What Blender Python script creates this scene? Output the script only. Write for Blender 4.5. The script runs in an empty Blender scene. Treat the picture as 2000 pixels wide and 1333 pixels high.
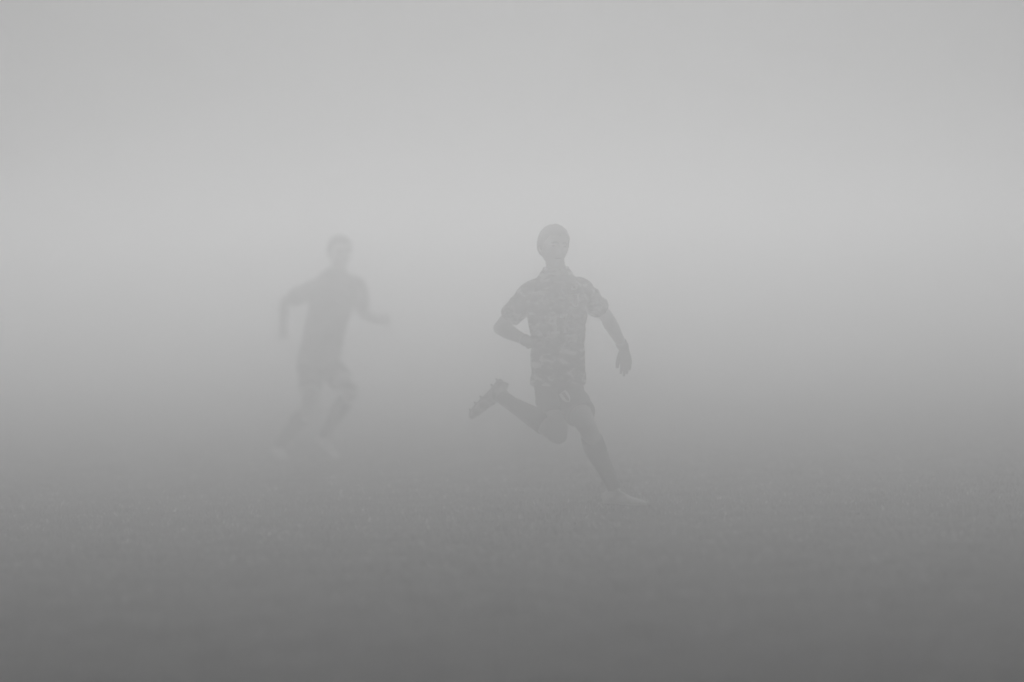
import bpy, bmesh, math, random
import numpy as np
from mathutils import Vector, Matrix, noise
from mathutils.bvhtree import BVHTree

random.seed(7)
np.random.seed(7)
R = math.radians
scene = bpy.context.scene
col = scene.collection

# ------------------------------------------------------------------ camera
W, H, FPX = 2000.0, 1333.0, 6350.0          # photograph frame, focal length in its pixels
CAM_H, ROLL = 1.36, 1.3
PITCH = math.degrees(math.atan(130.0 / FPX))
K = FPX / 3200.0
NEAR, FAR = 9.6 * K, 12.4 * K                       # metres to the two footballers
cam_data = bpy.data.cameras.new('camera')
cam = bpy.data.objects.new('camera', cam_data)
col.objects.link(cam)
cam_data.sensor_fit = 'HORIZONTAL'
cam_data.sensor_width = 36.0
cam_data.lens = 36.0 * FPX / W
cam_data.clip_start = 0.05
cam_data.clip_end = 2000.0
cam_data.dof.use_dof = True
cam_data.dof.focus_distance = NEAR
cam_data.dof.aperture_fstop = 0.33 * K
_r, _p = R(ROLL), R(PITCH)
FWD = Vector((0, math.cos(_p), -math.sin(_p)))
_up0 = Vector((0, math.sin(_p), math.cos(_p)))
_rt0 = Vector((1, 0, 0))
RT = (_rt0 * math.cos(_r) - _up0 * math.sin(_r)).normalized()
UP = (_up0 * math.cos(_r) + _rt0 * math.sin(_r)).normalized()
CAMP = Vector((0, 0, CAM_H))
m = Matrix((RT, UP, -FWD)).transposed().to_4x4()
m.translation = CAMP
cam.matrix_world = m
scene.camera = cam


def at(x, y, d):
    """world point seen at photograph pixel x, y at depth d metres"""
    return CAMP + d * (FWD + RT * ((x - W / 2) / FPX) - UP * ((y - H / 2) / FPX))


# ------------------------------------------------------------------ light
SUN_EL, SUN_AZ = 42.0, 0.4                  # degrees above the horizon, degrees right of straight ahead
SUN_STRENGTH, SUN_ANGLE = 1.5, 75.0                 # an overcast sun: a broad bright patch of cloud
SKY_STRENGTH = 0.05
EXPOSURE = 0.36
FOG_DENSITY, FOG_G = 0.091, 0.932
FOG_TOP = 2.06
GRASS = 1.5
FOG_ALBEDO = 0.95

world = bpy.data.worlds.new("World")
scene.world = world
world.use_nodes = True
wn, wl = world.node_tree.nodes, world.node_tree.links
wn.clear()
w_out = wn.new('ShaderNodeOutputWorld')
w_bg = wn.new('ShaderNodeBackground')
w_bw = wn.new('ShaderNodeRGBToBW')          # black-and-white photograph: the sky without its blue
w_sky = wn.new('ShaderNodeTexSky')
w_sky.sky_type = 'NISHITA'
w_sky.sun_disc = False
w_sky.sun_elevation = R(SUN_EL)
w_sky.sun_rotation = R(SUN_AZ)
w_sky.dust_density = 0.0
w_sky.air_density = 0.1
w_bg.inputs['Strength'].default_value = SKY_STRENGTH
wl.new(w_sky.outputs[0], w_bw.inputs[0])
wl.new(w_bw.outputs[0], w_bg.inputs['Color'])
wl.new(w_bg.outputs[0], w_out.inputs['Surface'])

sun_data = bpy.data.lights.new('sun', 'SUN')
sun_data.energy = SUN_STRENGTH
sun_data.angle = R(SUN_ANGLE)
sun = bpy.data.objects.new('sun', sun_data)
col.objects.link(sun)
_to = Vector((math.sin(R(SUN_AZ)) * math.cos(R(SUN_EL)), math.cos(R(SUN_AZ)) * math.cos(R(SUN_EL)), math.sin(R(SUN_EL))))
sun.rotation_euler = _to.to_track_quat('Z', 'Y').to_euler()
sun.location = (2, 30, 20)

scene.view_settings.view_transform = 'Standard'
scene.view_settings.look = 'None'
scene.view_settings.exposure = EXPOSURE
scene.view_settings.gamma = 1.0
scene.view_settings.use_curve_mapping = False
scene.cycles.use_denoising = True
scene.cycles.use_adaptive_sampling = False
scene.cycles.max_bounces = 12
scene.cycles.diffuse_bounces = 3
scene.cycles.volume_bounces = 8
scene.cycles.caustics_reflective = False
scene.cycles.caustics_refractive = False


# ------------------------------------------------------------------ helpers
def mat(name, build):
    mt = bpy.data.materials.new(name)
    mt.use_nodes = True
    nt = mt.node_tree
    bs = nt.nodes['Principled BSDF']
    build(nt, bs)
    return mt


def grey(v):
    return (v, v, v, 1.0)


def ramp(nt, stops, interp='LINEAR'):
    r = nt.nodes.new('ShaderNodeValToRGB')
    r.color_ramp.interpolation = interp
    el = r.color_ramp.elements
    while len(el) < len(stops):
        el.new(0.5)
    for e, (p, v) in zip(el, stops):
        e.position = p
        e.color = grey(v)
    return r


def noisy(name, lo, hi, scale, rough=0.8, detail=4.0, bump=0.0, bscale=None):
    def b(nt, bs):
        tc = nt.nodes.new('ShaderNodeTexCoord')
        n = nt.nodes.new('ShaderNodeTexNoise')
        n.inputs['Scale'].default_value = scale
        n.inputs['Detail'].default_value = detail
        nt.links.new(tc.outputs['Object'], n.inputs['Vector'])
        r = ramp(nt, [(0.35, lo), (0.65, hi)])
        nt.links.new(n.outputs['Fac'], r.inputs[0])
        nt.links.new(r.outputs[0], bs.inputs['Base Color'])
        bs.inputs['Roughness'].default_value = rough
        if bump:
            n2 = nt.nodes.new('ShaderNodeTexNoise')
            n2.inputs['Scale'].default_value = bscale or scale * 6
            nt.links.new(tc.outputs['Object'], n2.inputs['Vector'])
            bp = nt.nodes.new('ShaderNodeBump')
            bp.inputs['Strength'].default_value = bump
            bp.inputs['Distance'].default_value = 0.004
            nt.links.new(n2.outputs['Fac'], bp.inputs['Height'])
            nt.links.new(bp.outputs[0], bs.inputs['Normal'])
    return mat(name, b)


def link_mesh(name, me, material, parent=None, smooth=True):
    o = bpy.data.objects.new(name, me)
    col.objects.link(o)
    if material is not None:
        me.materials.clear()
        me.materials.append(material)
    if smooth:
        me.polygons.foreach_set('use_smooth', [True] * len(me.polygons))
    if parent is not None:
        top = parent
        off = Vector(top.location)
        while top.parent is not None:
            top = top.parent
            off += Vector(top.location)
        me.transform(Matrix.Translation(-off))   # the mesh was made in world space
        o.parent = parent
    return o


def catmull(vals, n):
    """vals: list of equal-length tuples; n steps per span"""
    v = [np.array(a, float) for a in vals]
    v = [2 * v[0] - v[1]] + v + [2 * v[-1] - v[-2]]
    out = []
    for i in range(1, len(v) - 2):
        p0, p1, p2, p3 = v[i - 1], v[i], v[i + 1], v[i + 2]
        for k in range(n):
            t = k / n
            out.append(0.5 * ((2 * p1) + (-p0 + p2) * t + (2 * p0 - 5 * p1 + 4 * p2 - p3) * t * t
                              + (-p0 + 3 * p1 - 3 * p2 + p3) * t ** 3))
    out.append(v[-2])
    return out


def loft(bm, rings, seg=24, n=4, smooth=True, exp=2.0):
    """closed tube; ring = (centre, half width, half depth, side vector)"""
    vals = [(*c, a, b, *s) for c, a, b, s in rings]
    st = catmull(vals, n) if smooth else [np.array(v, float) for v in vals]
    cs = [Vector(v[:3]) for v in st]
    loops = []
    for i, v in enumerate(st):
        t = (cs[min(i + 1, len(cs) - 1)] - cs[max(i - 1, 0)])
        if t.length < 1e-7:
            t = Vector((0, 0, 1))
        t.normalize()
        side = Vector(v[5:8])
        side = (side - t * side.dot(t)).normalized()
        dep = t.cross(side).normalized()
        a, b = max(v[3], 1e-3), max(v[4], 1e-3)
        lp = []
        for k in range(seg):
            an = 2 * math.pi * k / seg
            ca, sa = math.cos(an), math.sin(an)
            if exp != 2.0:
                ca = math.copysign(abs(ca) ** (2 / exp), ca)
                sa = math.copysign(abs(sa) ** (2 / exp), sa)
            lp.append(bm.verts.new(cs[i] + side * (a * ca) + dep * (b * sa)))
        loops.append(lp)
    for i in range(len(loops) - 1):
        for k in range(seg):
            bm.faces.new((loops[i][k], loops[i][(k + 1) % seg], loops[i + 1][(k + 1) % seg], loops[i + 1][k]))
    bm.faces.new(list(reversed(loops[0])))
    bm.faces.new(loops[-1])


def limb(bm, pts, side=Vector((1, 0, 0)), seg=20, n=4):
    """pts = (centre, radius)"""
    loft(bm, [(p, r, r, side) for p, r in pts], seg, n)


def ball(bm, c, rx, ry=None, rz=None, rot=None, u=20, v=14):
    ry = ry or rx
    rz = rz or rx
    mt = Matrix.Translation(c) @ (rot.to_4x4() if rot is not None else Matrix.Identity(4)) @ Matrix.Diagonal((rx, ry, rz, 1))
    bmesh.ops.create_uvsphere(bm, u_segments=u, v_segments=v, radius=1.0, matrix=mt)


def fuse(bm, voxel, smooth_it=6, factor=0.5):
    """overlapping closed shapes -> one continuous skin"""
    bmesh.ops.recalc_face_normals(bm, faces=bm.faces)
    me = bpy.data.meshes.new('tmp')
    bm.to_mesh(me)
    bm.free()
    o = bpy.data.objects.new('tmp', me)
    col.objects.link(o)
    r = o.modifiers.new('r', 'REMESH')
    r.mode = 'VOXEL'
    r.voxel_size = voxel
    if smooth_it:
        s = o.modifiers.new('s', 'SMOOTH')
        s.iterations = smooth_it
        s.factor = factor
    dg = bpy.context.evaluated_depsgraph_get()
    dg.update()
    out = bpy.data.meshes.new_from_object(o.evaluated_get(dg))
    bpy.data.objects.remove(o)
    bpy.data.meshes.remove(me)
    return out


def wrinkle(me, amp, scale, stretch=(1, 1, 1), seed=0.0, second=0.4):
    n = len(me.vertices)
    co = [v.co.copy() for v in me.vertices]
    no = [v.normal.copy() for v in me.vertices]
    for i in range(n):
        c = co[i]
        q = Vector((c.x * stretch[0], c.y * stretch[1], c.z * stretch[2])) * scale + Vector((seed, seed * 1.7, -seed))
        w = noise.noise(q)
        w = 1.0 - 2.0 * abs(w) * 1.6                      # ridged: folds
        w += second * noise.noise(q * 2.3)
        me.vertices[i].co = c + no[i] * (amp * w)
    me.update()


def thing(name, label, category, loc, group=None):
    o = bpy.data.objects.new(name, None)
    o.empty_display_size = 0.2
    col.objects.link(o)
    o.location = loc
    o['label'] = label
    o['category'] = category
    if group:
        o['group'] = group
    return o


# ------------------------------------------------------------------ materials
def _shirt(nt, bs):
    tc = nt.nodes.new('ShaderNodeTexCoord')
    mp = nt.nodes.new('ShaderNodeMapping')
    mp.inputs['Scale'].default_value = (7.5, 7.5, 13.0)
    mp.inputs['Rotation'].default_value = (0, R(12), 0)
    nt.links.new(tc.outputs['Object'], mp.inputs['Vector'])
    n = nt.nodes.new('ShaderNodeTexNoise')
    n.inputs['Scale'].default_value = 1.7
    n.inputs['Detail'].default_value = 3.0
    n.inputs['Roughness'].default_value = 0.62
    n.inputs['Distortion'].default_value = 0.5
    nt.links.new(mp.outputs[0], n.inputs['Vector'])
    r = ramp(nt, [(0.0, 0.035), (0.42, 0.04), (0.49, 0.10), (0.55, 0.20), (0.60, 0.50), (0.70, 0.60)])
    nt.links.new(n.outputs['Fac'], r.inputs[0])
    nt.links.new(r.outputs[0], bs.inputs['Base Color'])
    bs.inputs['Roughness'].default_value = 0.85


M = {
    'skin': noisy('skin', 0.60, 0.68, 14, 0.5),
    'lips': noisy('lips', 0.13, 0.17, 30, 0.5),
    'eye': noisy('eye', 0.02, 0.04, 40, 0.3),
    'hair': noisy('hair', 0.010, 0.03, 60, 0.6, bump=0.8, bscale=150),
    'shirt': mat('camouflage_shirt', _shirt),
    'plain_shirt': noisy('plain_shirt', 0.32, 0.46, 7, 0.85),
    'dark_shorts': noisy('dark_shorts', 0.02, 0.035, 10, 0.8),
    'grey_shorts': noisy('grey_shorts', 0.06, 0.10, 10, 0.8),
    'sock': noisy('sock', 0.03, 0.05, 60, 0.9, bump=0.4, bscale=300),
    'glove': noisy('glove', 0.012, 0.022, 50, 0.8),
    'white_boot': noisy('white_boot', 0.45, 0.75, 18, 0.45),
    'grey_boot': noisy('grey_boot', 0.15, 0.55, 22, 0.45),
    'sole': noisy('sole', 0.05, 0.22, 40, 0.5),
    'white': noisy('white_print', 0.74, 0.82, 40, 0.6),
    'soft_white': noisy('faded_print', 0.62, 0.78, 60, 0.6),
    'dark_print': noisy('dark_print', 0.03, 0.05, 40, 0.6),
    'mid_print': noisy('grey_print', 0.22, 0.3, 40, 0.6),
}

# ------------------------------------------------------------------ ground and grass
def height(x, y):
    return 0.0


def make_ground():
    bm = bmesh.new()
    bmesh.ops.create_grid(bm, x_segments=60, y_segments=60, size=45)
    me = bpy.data.meshes.new('ground')
    bm.to_mesh(me)
    bm.free()
    me.transform(Matrix.Diagonal((1.9, 2.5, 1, 1)) @ Matrix.Translation((0, 37, 0)))

    def b(nt, bs):
        tc = nt.nodes.new('ShaderNodeTexCoord')
        n1 = nt.nodes.new('ShaderNodeTexNoise')
        n1.inputs['Scale'].default_value = 3.0
        n1.inputs['Detail'].default_value = 8
        n2 = nt.nodes.new('ShaderNodeTexNoise')
        n2.inputs['Scale'].default_value = 45.0
        n2.inputs['Detail'].default_value = 4
        nt.links.new(tc.outputs['Object'], n1.inputs['Vector'])
        nt.links.new(tc.outputs['Object'], n2.inputs['Vector'])
        r1 = ramp(nt, [(0.3, 0.015 * GRASS), (0.7, 0.07 * GRASS)])
        r2 = ramp(nt, [(0.3, 0.55), (0.7, 1.4)])
        mx = nt.nodes.new('ShaderNodeMix')
        mx.data_type = 'RGBA'
        mx.blend_type = 'MULTIPLY'
        mx.inputs['Factor'].default_value = 1.0
        nt.links.new(n1.outputs['Fac'], r1.inputs[0])
        nt.links.new(n2.outputs['Fac'], r2.inputs[0])
        nt.links.new(r1.outputs[0], mx.inputs['A'])
        nt.links.new(r2.outputs[0], mx.inputs['B'])
        nt.links.new(mx.outputs['Result'], bs.inputs['Base Color'])
        bs.inputs['Roughness'].default_value = 1.0
        bs.inputs['Specular IOR Level'].default_value = 0.1
    o = link_mesh('ground', me, mat('turf_soil', b))
    o['kind'] = 'structure'


def make_grass(n=300000):
    # blade roots: denser near the camera's side of the pitch
    y = K * (4.4 + 14.0 * np.random.rand(n) ** 1.1)
    half = 1.2 + y * 0.33 / K
    x = (np.random.rand(n) * 2 - 1) * half
    # tufts: thin the cover where a slow pattern is low
    pat = np.sin(x * 3.1 + 1.3 * np.sin(y * 2.3)) * np.sin(y * 3.7 + 1.1 * np.sin(x * 1.9)) + 0.6 * np.sin(x * 9.1 + y * 4.0) * np.sin(y * 8.3 - x * 3.0)
    hgt = (0.012 + 0.012 * np.random.rand(n)) * (1.0 + 0.35 * pat)
    hgt = np.maximum(hgt, 0.008)
    wd = 0.0022 + 0.0022 * np.random.rand(n)
    an = np.random.rand(n) * 2 * math.pi
    ln = np.random.rand(n) * 0.028
    la = np.random.rand(n) * 2 * math.pi
    ux, uy = np.cos(an) * wd, np.sin(an) * wd
    lx, ly = np.cos(la) * ln, np.sin(la) * ln
    v = np.zeros((n, 5, 3))
    v[:, 0] = np.stack([x - ux, y - uy, np.full(n, -0.004)], 1)
    v[:, 1] = np.stack([x + ux, y + uy, np.full(n, -0.004)], 1)
    v[:, 2] = np.stack([x + ux * 0.8 + lx * 0.4, y + uy * 0.8 + ly * 0.4, hgt * 0.6], 1)
    v[:, 3] = np.stack([x - ux * 0.8 + lx * 0.4, y - uy * 0.8 + ly * 0.4, hgt * 0.6], 1)
    v[:, 4] = np.stack([x + lx, y + ly, hgt], 1)
    me = bpy.data.meshes.new('grass')
    me.vertices.add(n * 5)
    me.vertices.foreach_set('co', v.reshape(-1))
    base = (np.arange(n) * 5)[:, None]
    loops = (base + np.array([[0, 1, 2, 3, 3, 2, 4]])).reshape(-1)
    starts = ((np.arange(n) * 7)[:, None] + np.array([[0, 4]])).reshape(-1)
    tot = np.tile([4, 3], n)
    me.loops.add(n * 7)
    me.loops.foreach_set('vertex_index', loops.astype(np.int32))
    me.polygons.add(n * 2)
    me.polygons.foreach_set('loop_start', starts.astype(np.int32))
    me.polygons.foreach_set('loop_total', tot.astype(np.int32))
    me.update(calc_edges=True)
    me.validate()

    def b(nt, bs):
        g = nt.nodes.new('ShaderNodeNewGeometry')
        r = ramp(nt, [(p, v * GRASS) for p, v in ((0.0, 0.035), (0.55, 0.075), (0.86, 0.11), (0.94, 0.28), (1.0, 0.42))])
        nt.links.new(g.outputs['Random Per Island'], r.inputs[0])
        tc = nt.nodes.new('ShaderNodeTexCoord')
        pn = nt.nodes.new('ShaderNodeTexNoise')
        pn.inputs['Scale'].default_value = 3.5
        pn.inputs['Detail'].default_value = 5.0
        nt.links.new(tc.outputs['Object'], pn.inputs['Vector'])
        pr = ramp(nt, [(0.36, 0.25), (0.64, 2.3)])           # worn and lush patches of the turf
        nt.links.new(pn.outputs['Fac'], pr.inputs[0])
        mx = nt.nodes.new('ShaderNodeMix')
        mx.data_type = 'RGBA'
        mx.blend_type = 'MULTIPLY'
        mx.inputs['Factor'].default_value = 1.0
        nt.links.new(r.outputs[0], mx.inputs['A'])
        nt.links.new(pr.outputs[0], mx.inputs['B'])
        nt.links.new(mx.outputs['Result'], bs.inputs['Base Color'])
        bs.inputs['Roughness'].default_value = 0.55
    o = link_mesh('grass', me, mat('grass_blades', b), smooth=False)
    o['kind'] = 'stuff'
    o['label'] = 'short mown grass of the football pitch with paler frosty blades'
    o['category'] = 'grass'


make_ground()
make_grass()


# ------------------------------------------------------------------ people
def skull(dx, dy, dz):
    sq = lambda a, e: math.copysign(abs(a) ** e, a)
    zz = 0.107 if dz > 0 else 0.118
    return 0.080 * sq(dx, .86), 0.099 * sq(dy, .9), zz * sq(dz, .86 if dz > 0 else .95)


def head_mesh(bm, c, fx, fy, fz, s=1.0):
    """c = centre of the skull, fx = the person's left, fy = face direction, fz = up; 0.235 m tall"""
    nu, nv = 56, 44
    rows = []

    def surf(u, v):
        th = math.pi * v / nv
        ph = 2 * math.pi * u / nu
        dx, dy, dz = math.sin(th) * math.sin(ph), math.sin(th) * math.cos(ph), math.cos(th)
        # cranium and jaw
        x, y, z = skull(dx, dy, dz)
        low = max(0.0, -dz)
        x *= 1.0 - 0.27 * low ** 1.7
        if dy < 0:
            y *= 1.0 - 0.45 * low ** 1.2
        else:
            y *= 1.0 - 0.08 * low + 0.02 * max(0, dz)
        y += 0.010 * low
        if dy > 0.2:
            def g(px, pz, sx, sz):
                return math.exp(-((x - px) / sx) ** 2 - ((z - pz) / sz) ** 2)
            y += 0.021 * g(0, -0.034, 0.013, 0.013) + 0.010 * g(0, -0.012, 0.010, 0.022)   # nose
            y -= 0.011 * (g(0.031, 0.002, 0.017, 0.012) + g(-0.031, 0.002, 0.017, 0.012))   # eye sockets
            y += 0.006 * (g(0.028, 0.020, 0.024, 0.008) + g(-0.028, 0.020, 0.024, 0.008))   # brow
            y += 0.006 * g(0, -0.064, 0.022, 0.008) + 0.005 * g(0, -0.075, 0.018, 0.007)    # lips
            y -= 0.004 * g(0, -0.070, 0.022, 0.003)
            y += 0.009 * g(0, -0.098, 0.020, 0.014)                                          # chin
            y += 0.005 * (g(0.045, -0.028, 0.018, 0.018) + g(-0.045, -0.028, 0.018, 0.018))  # cheeks
        return c + (fx * x + fy * y + fz * z) * s
    top = bm.verts.new(surf(0, 0))
    bot = bm.verts.new(surf(0, nv))
    for v in range(1, nv):
        rows.append([bm.verts.new(surf(u, v)) for u in range(nu)])
    for u in range(nu):
        bm.faces.new((top, rows[0][u], rows[0][(u + 1) % nu]))
        bm.faces.new((bot, rows[-1][(u + 1) % nu], rows[-1][u]))
        for v in range(len(rows) - 1):
            bm.faces.new((rows[v][u], rows[v + 1][u], rows[v + 1][(u + 1) % nu], rows[v][(u + 1) % nu]))
    rot = Matrix((fx, fy, fz)).transposed()
    for sg in (-1, 1):                                                                       # ears
        ball(bm, c + (fx * (0.077 * sg) + fy * -0.008 + fz * -0.012) * s, 0.011 * s, 0.020 * s, 0.031 * s, rot, 12, 10)


def hand(bm, w, ydir, xdir, curl=(0.3, 0.3, 0.25), fat=1.0, spread=0.05, thumb=0.5, s=1.0):
    """w wrist, ydir towards the fingertips, xdir towards the thumb side; curls towards the palm (-z)"""
    y = ydir.normalized()
    x = (xdir - y * xdir.dot(y)).normalized()
    z = x.cross(y)

    def P(a, b, c):
        return w + (x * a + y * b + z * c) * s
    loft(bm, [(P(0, -0.03, 0), .029 * s * fat, .022 * s * fat, x), (P(0, 0.0, 0), .028 * s * fat, .020 * s * fat, x),
              (P(0.002, 0.045, 0), .039 * s * fat, .017 * s * fat, x), (P(0, 0.085, 0), .041 * s * fat, .014 * s * fat, x),
              (P(0, 0.098, 0), .036 * s * fat, .010 * s * fat, x)], 20, 4)
    for i, (rx, ln) in enumerate(((0.031, 0.072), (0.0105, 0.082), (-0.0105, 0.075), (-0.030, 0.060))):
        p = P(rx, 0.086 - 0.006 * abs(i - 1), 0)
        fan = spread * (1.4 - i)
        d0 = (y * math.cos(fan) + x * math.sin(fan)).normalized()
        ang = 0.0
        pts = [(p - d0 * 0.012 * s, 0.0090 * s * fat), (p, 0.0090 * s * fat)]
        for k, (fr, c) in enumerate(zip((0.46, 0.30, 0.24), curl)):
            ang += c * (1 + 0.12 * i)
            d = d0 * math.cos(ang) - z * math.sin(ang)
            p = p + d * (ln * fr * s)
            pts.append((p, (0.0086, 0.0080, 0.0066)[k] * s * fat))
        limb(bm, pts, x, 12, 3)
    p = P(0.026, 0.022, -0.004)
    pts = [(p, 0.013 * s * fat)]
    a = thumb
    for ln, r in ((0.040, 0.012), (0.032, 0.0105), (0.026, 0.0085)):
        d = (x * math.sin(a) + y * math.cos(a) - z * 0.35).normalized()
        p = p + d * (ln * s)
        pts.append((p, r * s * fat))
        a -= 0.16
    limb(bm, pts, x, 12, 3)


def frame(ankle, toe_dir, sole_dir):
    y = toe_dir.normalized()
    z = -(sole_dir - y * sole_dir.dot(y)).normalized()
    x = y.cross(z)
    return x, y, z


def boot(parent, ankle, toe_dir, sole_dir, m_boot, name='boot', s=1.0):
    x, y, z = frame(ankle, toe_dir, sole_dir)
    o = ankle - y * 0.055 * s - z * 0.098 * s               # heel on the sole plane (above the studs)

    def P(a, b, c):
        return o + (x * a + y * b + z * c) * s
    bm = bmesh.new()
    loft(bm, [(P(0, -0.012, .030), .018, .024, x), (P(0, 0.0, .034), .030, .033, x), (P(0, 0.05, .040), .035, .039, x),
              (P(0, 0.10, .036), .036, .035, x), (P(0.002, 0.16, .027), .043, .026, x), (P(0.003, 0.21, .022), .043, .021, x),
              (P(0.003, 0.25, .018), .034, .016, x), (P(0.002, 0.272, .016), .016, .011, x)], 24, 4)
    loft(bm, [(P(0, 0.045, .03), .032, .045, x), (P(0, 0.052, .07), .034, .044, x), (P(0, 0.055, .100), .037, .043, x)], 20, 3)
    loft(bm, [(P(0, 0.07, .070), .018, .014, x), (P(0, 0.11, .062), .020, .012, x), (P(0, 0.16, .044), .020, .010, x)], 14, 3)
    me = fuse(bm, 0.005 * s, 4)
    b = link_mesh(name, me, m_boot, parent)
    bm = bmesh.new()
    loft(bm, [(P(0, -0.008, .004), .020, .006, x), (P(0, 0.02, .004), .031, .007, x), (P(0, 0.08, .005), .028, .007, x),
              (P(0, 0.14, .004), .038, .007, x), (P(0.003, 0.20, .004), .042, .007, x), (P(0.003, 0.25, .006), .030, .007, x),
              (P(0.002, 0.268, .009), .012, .005, x)], 20, 3)
    for sx, sy in ((-.022, .008), (.022, .008), (-.022, .05), (.022, .05), (-.028, .14), (.030, .14), (-.032, .185), (.034, .185),
                   (-.024, .235), (.026, .235), (0, .16)):
        loft(bm, [(P(sx, sy, .004), .009, .009, x), (P(sx, sy, -.006), .0075, .0075, x), (P(sx, sy, -.016), .005, .005, x)], 10, 2)
    me = fuse(bm, 0.003 * s, 1)
    link_mesh('sole', me, M['sole'], b)
    bm = bmesh.new()
    for k in range(4):
        q = 0.085 + 0.022 * k
        zz = .080 - (q - .085) * .48
        limb(bm, [(P(-.019, q, zz - .007), .0028), (P(0, q, zz + .003), .0030), (P(.019, q, zz - .007), .0028)], y, 8, 3)
    me = bpy.data.meshes.new('lace')
    bm.to_mesh(me)
    bm.free()
    link_mesh('lace', me, M['soft_white'], b)
    return b


def project_patch(name, target, origin, xax, yax, normal, loops, material, parent, lift=0.003, step=0.006, thick=0.0015):
    """flat outline (list of loops of 2-D points in metres) laid on the cloth: a thin sheet that follows it"""
    bvh = BVHTree.FromPolygons([v.co.copy() for v in target.vertices], [tuple(p.vertices) for p in target.polygons])
    bm = bmesh.new()
    for lp in loops:
        bm.faces.new([bm.verts.new((p[0], p[1], 0)) for p in lp])
    bmesh.ops.triangulate(bm, faces=bm.faces)
    for _ in range(4):
        long = [e for e in bm.edges if e.calc_length() > step * 1.6]
        if not long:
            break
        bmesh.ops.subdivide_edges(bm, edges=long, cuts=1)
        bmesh.ops.triangulate(bm, faces=[f for f in bm.faces if len(f.verts) > 3])
    for v in bm.verts:
        p = origin + xax * v.co.x + yax * v.co.y
        hit = bvh.ray_cast(p + normal * 0.3, -normal)
        if hit[0] is not None:
            v.co = hit[0] + normal * lift
        else:
            nr = bvh.find_nearest(p)
            v.co = nr[0] + nr[1] * lift
    ext = bmesh.ops.extrude_face_region(bm, geom=bm.faces[:])
    for g in ext['geom']:
        if isinstance(g, bmesh.types.BMVert):
            g.co -= normal * (thick + lift)
    bmesh.ops.recalc_face_normals(bm, faces=bm.faces)
    me = bpy.data.meshes.new(name)
    bm.to_mesh(me)
    bm.free()
    return link_mesh(name, me, material, parent, smooth=False)


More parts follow.
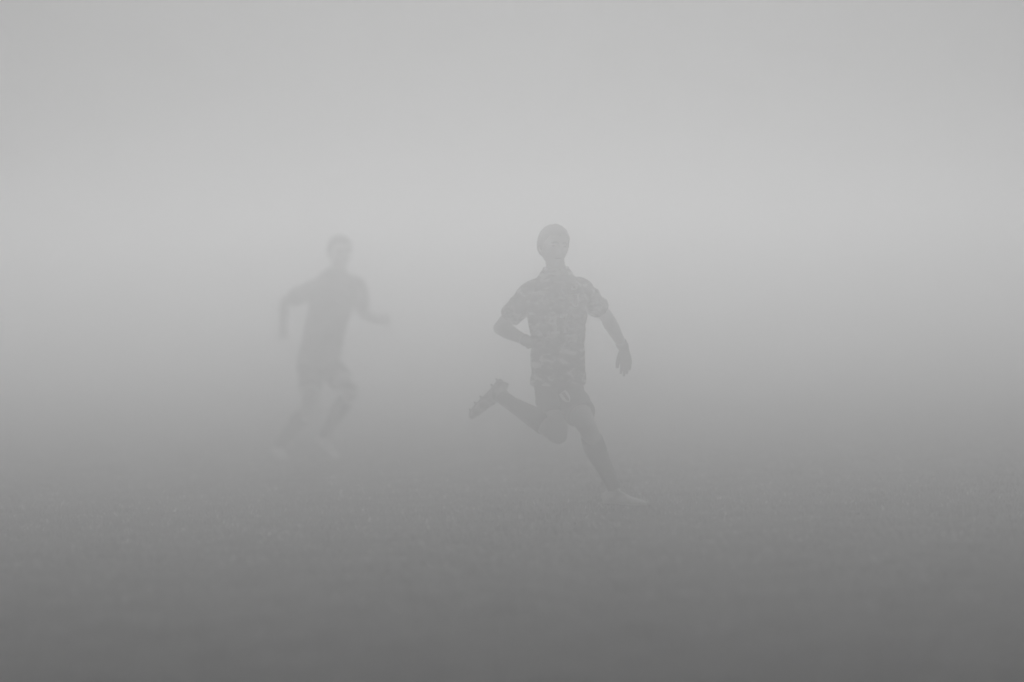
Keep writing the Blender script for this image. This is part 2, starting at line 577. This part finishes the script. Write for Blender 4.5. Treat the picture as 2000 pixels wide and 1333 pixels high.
def make_person(J, label, group, mats, gloves, hair_cut, voxel=0.004, collar=True):
    """J: world-space joints. L / R are the person's own left and right."""
    root = thing('person', label, 'person', J['base'], group)
    pel, nb = J['pelvis'], J['neck']
    hip_ax = (J['hipL'] - J['hipR']).normalized()
    sh_ax = (J['shL'] - J['shR']).normalized()
    fx, fy, fz = J['head_axes']
    hc = J['head']
    mid = lambda a, b, t: a + (b - a) * t
    ax = lambda t: mid(hip_ax, sh_ax, t).normalized()
    spine = J.get('spine', mid(pel, nb, 0.5))

    def sp(t):                                              # quadratic spine curve pelvis -> neck
        c = spine * 2 - (pel + nb) * 0.5
        return pel * (1 - t) ** 2 + c * (2 * t * (1 - t)) + nb * t * t
    up = (nb - pel).normalized()

    # ---- body: torso, neck, head, arms and legs fused into one skin
    bm = bmesh.new()
    loft(bm, [(sp(0) - up * 0.10, .10, .08, ax(0)), (sp(0), .155, .105, ax(0)), (sp(.25), .140, .095, ax(.25)), (sp(.5), .140, .100, ax(.5)),
              (sp(.72), .160, .110, ax(.72)), (sp(.9), .150, .092, ax(.9)), (sp(1.0), .085, .065, ax(1))], 28, 4)
    nk = mid(nb, hc, 0.55)
    loft(bm, [(nb - up * 0.06, .075, .065, sh_ax), (nb + up * 0.005, .060, .060, sh_ax), (nk, .055, .057, fx), (hc - fy * .012, .05, .055, fx)], 20, 4)
    head_mesh(bm, hc, fx, fy, fz, J.get('head_s', 1.0))
    for S in 'LR':
        sh, el, wr = J['sh' + S], J['el' + S], J['wr' + S]
        inner = mid(sh, nb, 0.45) - up * 0.04
        limb(bm, [(inner, .058), (sh, .055), (mid(sh, el, .3), .051), (mid(sh, el, .65), .047), (mid(sh, el, .93), .041), (el, .040)], up, 20, 4)
        limb(bm, [(el, .039), (mid(el, wr, .08), .041), (mid(el, wr, .28), .043), (mid(el, wr, .65), .034), (mid(el, wr, .95), .027), (wr, .027)], up, 20, 4)
        ball(bm, el, .041)
        hp, kn, an = J['hip' + S], J['kn' + S], J['an' + S]
        back = J['back' + S]
        limb(bm, [(hp + up * .05, .085), (hp, .090), (mid(hp, kn, .35), .084), (mid(hp, kn, .7), .068), (mid(hp, kn, .95), .057), (kn, .054)], hip_ax, 20, 4)
        limb(bm, [(kn, .053), (mid(kn, an, .16) + back * .006, .055), (mid(kn, an, .36) + back * .014, .058),
                  (mid(kn, an, .65) + back * .006, .044), (mid(kn, an, .9), .036), (an, .036)], hip_ax, 20, 4)
        ball(bm, kn, .0535)
        if not gloves:
            hand(bm, wr, J['hd' + S], J['ht' + S], J['curl' + S], s=1.0)
    body = link_mesh('body', fuse(bm, voxel, 6), mats['skin'], root)

    # ---- face details
    def FP(a, b, c):
        return hc + (fx * a + fy * b + fz * c) * J.get('head_s', 1.0)
    rot = Matrix((fx, fy, fz)).transposed()
    off0 = Vector(root.location)
    bvh = BVHTree.FromPolygons([v.co + off0 for v in body.data.vertices], [tuple(p.vertices) for p in body.data.polygons])

    def face(a, c, lift=0.0):
        hit = bvh.ray_cast(FP(a, .2, c), -fy)
        return (hit[0] if hit[0] is not None else FP(a, .09, c)) + fy * lift

    for sg in (-1, 1):
        bm = bmesh.new()
        ball(bm, face(.031 * sg, .002, -.002), .0165, .0045, .0075, rot, 12, 8)
        me = bpy.data.meshes.new('eye')
        bm.to_mesh(me)
        bm.free()
        link_mesh('eye', me, M['eye'], root)
        bm = bmesh.new()
        limb(bm, [(face(.010 * sg, .016), .0045), (face(.030 * sg, .022), .0065), (face(.050 * sg, .017), .0040)], fz, 10, 4)
        me = bpy.data.meshes.new('eyebrow')
        bm.to_mesh(me)
        bm.free()
        link_mesh('eyebrow', me, M['hair'], root)
    bm = bmesh.new()
    limb(bm, [(face(-.023, -.070, -.001), .0018), (face(-.010, -.068), .0036), (face(.010, -.068), .0036), (face(.023, -.070, -.001), .0018)], fz, 10, 4)
    me = bpy.data.meshes.new('mouth')
    bm.to_mesh(me)
    bm.free()
    link_mesh('mouth', me, M['lips'], root)

    # ---- hair: a shell over the skull, cut at the hairline
    bm = bmesh.new()
    nu, nv = 72, 40
    grid = []
    for v in range(nv + 1):
        row = []
        for u in range(nu):
            ph = 2 * math.pi * u / nu
            front = math.cos(ph)
            lim = hair_cut(front) + .07 * noise.noise(Vector((math.sin(ph) * 7, math.cos(ph) * 7, hc.x))) + .03 * noise.noise(Vector((math.sin(ph) * 25, math.cos(ph) * 25, 3)))                          # how far down from the crown, radians
            th = lim * v / nv
            dx, dy, dz = math.sin(th) * math.sin(ph), math.sin(th) * math.cos(ph), math.cos(th)
            low = max(0.0, -dz)
            k = 1 - 0.16 * low
            t = min(1.0, (nv - v) / 5.0)
            nz = noise.noise(Vector((dx * 9, dy * 9, dz * 9 + hc.x * 7))) * .004 + noise.noise(Vector((dx * 28, dy * 28, dz * 28))) * .0025
            off = 1.0 + (0.03 + 0.09 * t ** .6) + nz * 7
            th_top = 0.002 * max(0, dz) ** 2 + 0.006 * max(0, front) * max(0, dz)
            kx, ky, kz = skull(dx, dy, dz)
            row.append(bm.verts.new(FP(kx * k * off, ky * (k if dy < 0 else 1) * off - .002, kz * off + th_top)))
        grid.append(row)
    for v in range(nv):
        for u in range(nu):
            bm.faces.new((grid[v][u], grid[v + 1][u], grid[v + 1][(u + 1) % nu], grid[v][(u + 1) % nu]))
    bmesh.ops.remove_doubles(bm, verts=bm.verts, dist=1e-5)
    bmesh.ops.recalc_face_normals(bm, faces=bm.faces)
    me = bpy.data.meshes.new('hair')
    bm.to_mesh(me)
    bm.free()
    ho = link_mesh('hair', me, mats['hair'], root)
    sol = ho.modifiers.new('thickness', 'SOLIDIFY')
    sol.thickness = 0.010
    sol.offset = -1

    # ---- shirt
    bm = bmesh.new()
    hem = J.get('hem', -0.06)
    loft(bm, [(sp(0) + up * (hem - .02), .160, .126, ax(0)), (sp(0) + up * hem, .164, .130, ax(0)), (sp(.12), .160, .124, ax(.12)), (sp(.3), .158, .118, ax(.3)),
              (sp(.5), .160, .120, ax(.5)), (sp(.72), .178, .126, ax(.72)), (sp(.88), .164, .108, ax(.9)), (sp(.97), .110, .088, ax(1)), (sp(1.03), .075, .072, ax(1))], 32, 4)
    for S in 'LR':
        sh, el = J['sh' + S], J['el' + S]
        inner = mid(sh, nb, 0.5) - up * .035
        e = J.get('sleeve', .80)
        limb(bm, [(inner, .074), (mid(sh, nb, .12), .072), (mid(sh, el, .12), .070), (mid(sh, el, e * .6), .066), (mid(sh, el, e * .95), .064), (mid(sh, el, e), .063)], up, 22, 4)
    me = fuse(bm, voxel + .001, 5)
    wrinkle(me, .0055, 8.0, (1.0, 1.0, 1.5), J.get('seed', 1.0))
    wrinkle(me, .0025, 19.0, (1.0, 1.0, 1.3), J.get('seed', 1.0) + 5)
    shirt_world = me.copy()
    shirt = link_mesh('shirt', me, mats['shirt'], root)
    if collar:
        bm = bmesh.new()
        pts = []
        nrm = ((hc - nb).normalized() * .5 + up * .5).normalized()
        fwd = nrm.cross(sh_ax) * -1
        if fwd.dot(fy) < 0:
            fwd = -fwd
        for k in range(25):
            a = 2 * math.pi * k / 24
            p = nb + nrm * (.032 - .040 * max(0, math.cos(a)) ** 2) + sh_ax * (.070 * math.sin(a)) + fwd * (.072 * math.cos(a) + .006)
            pts.append((p, .0085))
        limb(bm, pts, up, 10, 2)
        me = bpy.data.meshes.new('collar')
        bm.to_mesh(me)
        bm.free()
        link_mesh('collar', me, mats['collar'], shirt)

    # ---- shorts
    bm = bmesh.new()
    loft(bm, [(sp(.16), .145, .105, ax(.1)), (sp(.06), .152, .112, ax(.05)), (sp(0) - up * .04, .152, .115, hip_ax), (sp(0) - up * .12, .130, .100, hip_ax)], 28, 4)
    for S in 'LR':
        hp, kn = J['hip' + S], J['kn' + S]
        e = J['short' + S]
        limb(bm, [(hp + up * .06, .092), (hp, .097), (mid(hp, kn, e * .5), .094), (mid(hp, kn, e * .92), .091), (mid(hp, kn, e), .090)], hip_ax, 24, 4)
    me = fuse(bm, voxel + .001, 5)
    wrinkle(me, .006, 9.0, (1.2, 1.2, .8), J.get('seed', 1.0) + 9)
    shorts_world = me.copy()
    shorts = link_mesh('shorts', me, mats['shorts'], root)

    # ---- socks, boots, gloves
    for S in 'LR':
        kn, an, back = J['kn' + S], J['an' + S], J['back' + S]
        t0 = J.get('sock' + S, .16)
        bm = bmesh.new()
        limb(bm, [(mid(kn, an, t0), .0595), (mid(kn, an, t0 + .03) + back * .007, .0615), (mid(kn, an, .38) + back * .014, .0625), (mid(kn, an, .65) + back * .006, .049),
                  (mid(kn, an, .9), .043), (mid(kn, an, 1.05), .041)], hip_ax, 22, 4)
        me = fuse(bm, voxel, 3)
        wrinkle(me, .002, 16.0, (.6, .6, 2.0), 3.0)
        link_mesh('sock', me, mats['sock'], root)
        boot(root, an, J['toe' + S], J['sole' + S], mats['boot' + S], s=1.06)
        if gloves:
            bm = bmesh.new()
            hand(bm, J['wr' + S], J['hd' + S], J['ht' + S], J['curl' + S], fat=1.12, spread=J.get('spread' + S, .07), thumb=J.get('thumb' + S, .5))
            limb(bm, [(mid(J['el' + S], J['wr' + S], .80), .036), (mid(J['el' + S], J['wr' + S], .9), .034), (J['wr' + S], .031), (J['wr' + S] + J['hd' + S].normalized() * .02, .028)], up, 18, 3)
            link_mesh('glove', fuse(bm, .0032, 2), mats['glove'], root)
    return root, shirt, shirt_world, shorts, shorts_world


# ---- the near footballer
D = NEAR


def q(x, y, dz=0.0):
    return at(x, y, D + dz)


def img(dx, dy, dz=0.0):
    """direction: right, down in the picture, away from the lens"""
    return (RT * dx - UP * dy + FWD * dz).normalized()


def axes(yaw, pitch, roll):
    """head axes facing the lens, turned yaw degrees to picture right, pitched down, rolled"""
    base_f, base_x, base_z = -FWD, RT, UP
    mrot = Matrix.Rotation(R(yaw), 3, Vector((0, 0, 1)))
    f = mrot @ base_f
    x = mrot @ base_x
    z = mrot @ base_z
    mp = Matrix.Rotation(R(pitch), 3, x)
    f, z = mp @ f, mp @ z
    mr = Matrix.Rotation(R(roll), 3, f)
    return (mr @ x).normalized(), f.normalized(), (mr @ z).normalized()


J1 = dict(
    pelvis=q(1090, 742, 0.0), neck=q(1086, 535, -0.06), spine=q(1089, 645, -0.045),
    head=q(1081, 480, -0.10), head_axes=axes(22, 6, -3), head_s=1.0,
    shL=q(1140, 572, -0.02), shR=q(1033, 578, -0.06),
    elL=q(1184, 618, 0.19), wrL=q(1219, 681, 0.34),
    elR=q(977, 641, 0.06), wrR=q(1037, 670, -0.15),
    hdL=img(.12, .98, -.1), htL=img(-.8, .1, -.6), curlL=(.15, .15, .1), spreadL=.05, thumbL=.32,
    hdR=img(.75, -.15, -.6), htR=img(.1, -.9, -.3), curlR=(.8, .8, .5),
    hipL=q(1105, 762, -0.02), hipR=q(1076, 764, 0.02),
    knL=q(1148, 836, -0.33), anL=q(1198, 951, -0.22),
    knR=q(1090, 850, -0.27), anR=q(985, 779, 0.06),
    backL=img(-.6, 0, .8), backR=img(-.3, -.9, .3),
    toeL=img(.82, .03, -.56), soleL=Vector((0, 0, -1)),
    toeR=img(-.62, .72, .15), soleR=img(-.62, -.55, .50),
    shortL=.66, shortR=.62, sockL=.16, sockR=.22, hem=-.01, sleeve=.66, seed=2.0,
)
b = q(1090, 742, 0)
J1['base'] = Vector((b.x, b.y, 0))


def hair_short(front):
    # crown to hairline: over the brow in front, past the top of the ears at the sides, to the nape behind
    pts = ((-1.0, 124), (-0.3, 116), (0.10, 104), (0.34, 88), (0.55, 68), (0.75, 61), (1.0, 60))
    for (f0, a0), (f1, a1) in zip(pts, pts[1:]):
        if front <= f1:
            return R(a0 + (a1 - a0) * (front - f0) / (f1 - f0))
    return R(60)


K1 = dict(skin=M['skin'], hair=M['hair'], shirt=M['shirt'], collar=M['dark_print'], shorts=M['dark_shorts'], sock=M['sock'],
          bootL=M['white_boot'], bootR=M['grey_boot'], glove=M['glove'])
GROUP = 'footballers running across the foggy pitch'
P1, shirt1, sw1, shorts1, hw1 = make_person(
    J1, 'footballer in camouflage-patterned shirt numbered 17 and dark gloves, one leg kicked up behind', GROUP, K1, True, hair_short)

# number, crests and patches
N = (-FWD)


def rect(x0, y0, x1, y1):
    return [(x0, y0), (x1, y0), (x1, y1), (x0, y1)]


def patch(name, shirt, world_me, px, py, loops, material, parent, lift=.0025, rot=0.0, normal=None, skew=0):
    ca, sa = math.cos(R(rot)), math.sin(R(rot))
    xa, ya = RT * ca + UP * sa, UP * ca - RT * sa
    return project_patch(name, world_me, q(px, py, -.05), xa, ya, normal or N, loops, material, parent, lift)


s = 1 / 335.0       # metres per photograph pixel at that distance
one = [[(-10 * s, 8 * s), (-10 * s, 14 * s), (-1 * s, 18 * s), (4 * s, 18 * s), (4 * s, -13 * s), (-2.5 * s, -13 * s), (-2.5 * s, 10 * s)],
       rect(-8 * s, -18 * s, 9 * s, -13 * s)]
seven = [rect(-8 * s, 12 * s, 8 * s, 19 * s), [(2 * s, 12 * s), (8 * s, 12 * s), (2 * s, -18 * s), (-4 * s, -18 * s)]]
patch('number', shirt1, sw1, 1083, 635, one, M['white'], shirt1, rot=2)
patch('number', shirt1, sw1, 1102, 633, seven, M['white'], shirt1, rot=4)


def shield(w, h):
    pts = [(-w, h), (w, h)]
    for k in range(1, 8):
        t = k / 8
        pts.append((w * math.cos(t * math.pi / 2) ** .6, h - 2 * h * (.45 + .55 * t)) if t > .0 else (w, 0))
    pts.append((0, -h))
    left = [(-x, y) for x, y in reversed(pts[2:-1])]
    return pts + left


def crest(me_world, par, px, py, sc, rot):
    patch('crest', par, me_world, px, py, [shield(11.5 * sc, 15 * sc)], M['dark_print'], par, lift=.003, rot=rot)
    c2 = patch('crest_field', par, me_world, px, py, [shield(9.5 * sc, 13 * sc)], M['white'], par, lift=.0055, rot=rot)
    c3 = patch('crest_stripe', par, me_world, px, py, [[(-3 * sc, 11.5 * sc), (4.5 * sc, 11.5 * sc), (4 * sc, -8 * sc), (1 * sc, -11 * sc), (-2.2 * sc, -9 * sc)]],
               M['dark_print'], par, lift=.0095, rot=rot)
    return c2


crest(sw1, shirt1, 1122, 588, s, 4)
crest(hw1, shorts1, 1104, 775, s * .88, 35)
patch('flag_patch', shirt1, sw1, 1121, 562, [rect(-6.5 * s, -4.8 * s, 6.5 * s, 4.8 * s)], M['white'], shirt1, rot=3)
circ = [(2.6 * s * math.cos(t), 2.6 * s * math.sin(t)) for t in np.linspace(0, 2 * math.pi, 15)[:-1]]
patch('flag_disc', shirt1, sw1, 1121, 562, [circ], M['mid_print'], shirt1, lift=.0065, rot=3)
patch('sleeve_badge', shirt1, sw1, 1166, 581, [[(-9 * s, 2 * s), (-2 * s, 16 * s), (8 * s, 8 * s), (11 * s, -10 * s), (-3 * s, -15 * s)]], M['white'], shirt1, lift=.004,
      normal=img(.6, -.1, -.75))

# ---- the far footballer
D = FAR
J2 = dict(
    pelvis=q(622, 702, 0.0), neck=q(661, 534, -0.05), spine=q(640, 620, -.02),
    head=q(663, 491, -.08), head_axes=axes(24, 6, 2), head_s=1.0,
    shL=q(699, 563, .02), shR=q(613, 565, -.05),
    elL=q(708, 612, .22), wrL=q(738, 627, .02),
    elR=q(556, 590, .10), wrR=q(553, 640, -.05),
    hdL=img(.9, -.05, -.4), htL=img(0, -.9, -.3), curlL=(.6, .6, .4),
    hdR=img(.1, .9, -.4), htR=img(.8, .0, -.5), curlR=(.7, .7, .4),
    hipL=q(640, 716, 0.05), hipR=q(606, 716, -.03),
    knL=q(688, 764, -.26), anL=q(634, 850, -.14),
    knR=q(608, 796, -.20), anR=q(548, 868, .12),
    backL=img(-.7, 0, .5), backR=img(-.6, -.4, .5),
    toeL=img(.55, .35, -.7), soleL=img(-.25, .93, .2),
    toeR=img(.40, .27, -.75), soleR=img(-.35, .85, .35),
    shortL=.55, shortR=.55, sockL=.2, sockR=.2, hem=-.03, sleeve=.72, seed=11.0,
)
b = q(622, 702, 0)
J2['base'] = Vector((b.x, b.y, 0))
K2 = dict(skin=M['skin'], hair=M['hair'], shirt=M['plain_shirt'], collar=M['dark_print'], shorts=M['grey_shorts'], sock=M['sock'],
          bootL=M['white_boot'], bootR=M['white_boot'], glove=M['glove'])
P2, shirt2, sw2, shorts2, hw2 = make_person(
    J2, 'fainter footballer farther back in plain dark shirt, elbows bent, almost lost in fog', GROUP, K2, False, hair_short, collar=False)
for me in (sw1, hw1, sw2, hw2):
    bpy.data.meshes.remove(me)


# ------------------------------------------------------------------ haze
def make_haze():
    bm = bmesh.new()
    x0, x1, y0, y1, z0, z1 = -88, 88, -22, 208, -1.0, FOG_TOP
    bmesh.ops.create_cube(bm, size=1.0)
    for v in bm.verts:
        v.co = ((v.co.x + .5) * (x1 - x0) + x0, (v.co.y + .5) * (y1 - y0) + y0, (v.co.z + .5) * (z1 - z0) + z0)
    me = bpy.data.meshes.new('haze')
    bm.to_mesh(me)
    bm.free()
    mt = bpy.data.materials.new('fog')
    mt.use_nodes = True
    nt = mt.node_tree
    nt.nodes.clear()
    out = nt.nodes.new('ShaderNodeOutputMaterial')
    pv = nt.nodes.new('ShaderNodeVolumePrincipled')
    pv.inputs['Color'].default_value = grey(FOG_ALBEDO)
    pv.inputs['Density'].default_value = FOG_DENSITY
    pv.inputs['Anisotropy'].default_value = FOG_G
    pv.inputs['Density Attribute'].default_value = ''
    nt.links.new(pv.outputs[0], out.inputs['Volume'])
    o = link_mesh('haze', me, mt, smooth=False)
    o['kind'] = 'stuff'
    o['label'] = 'dense pale fog filling the air over the whole pitch'
    o['category'] = 'haze'


make_haze()
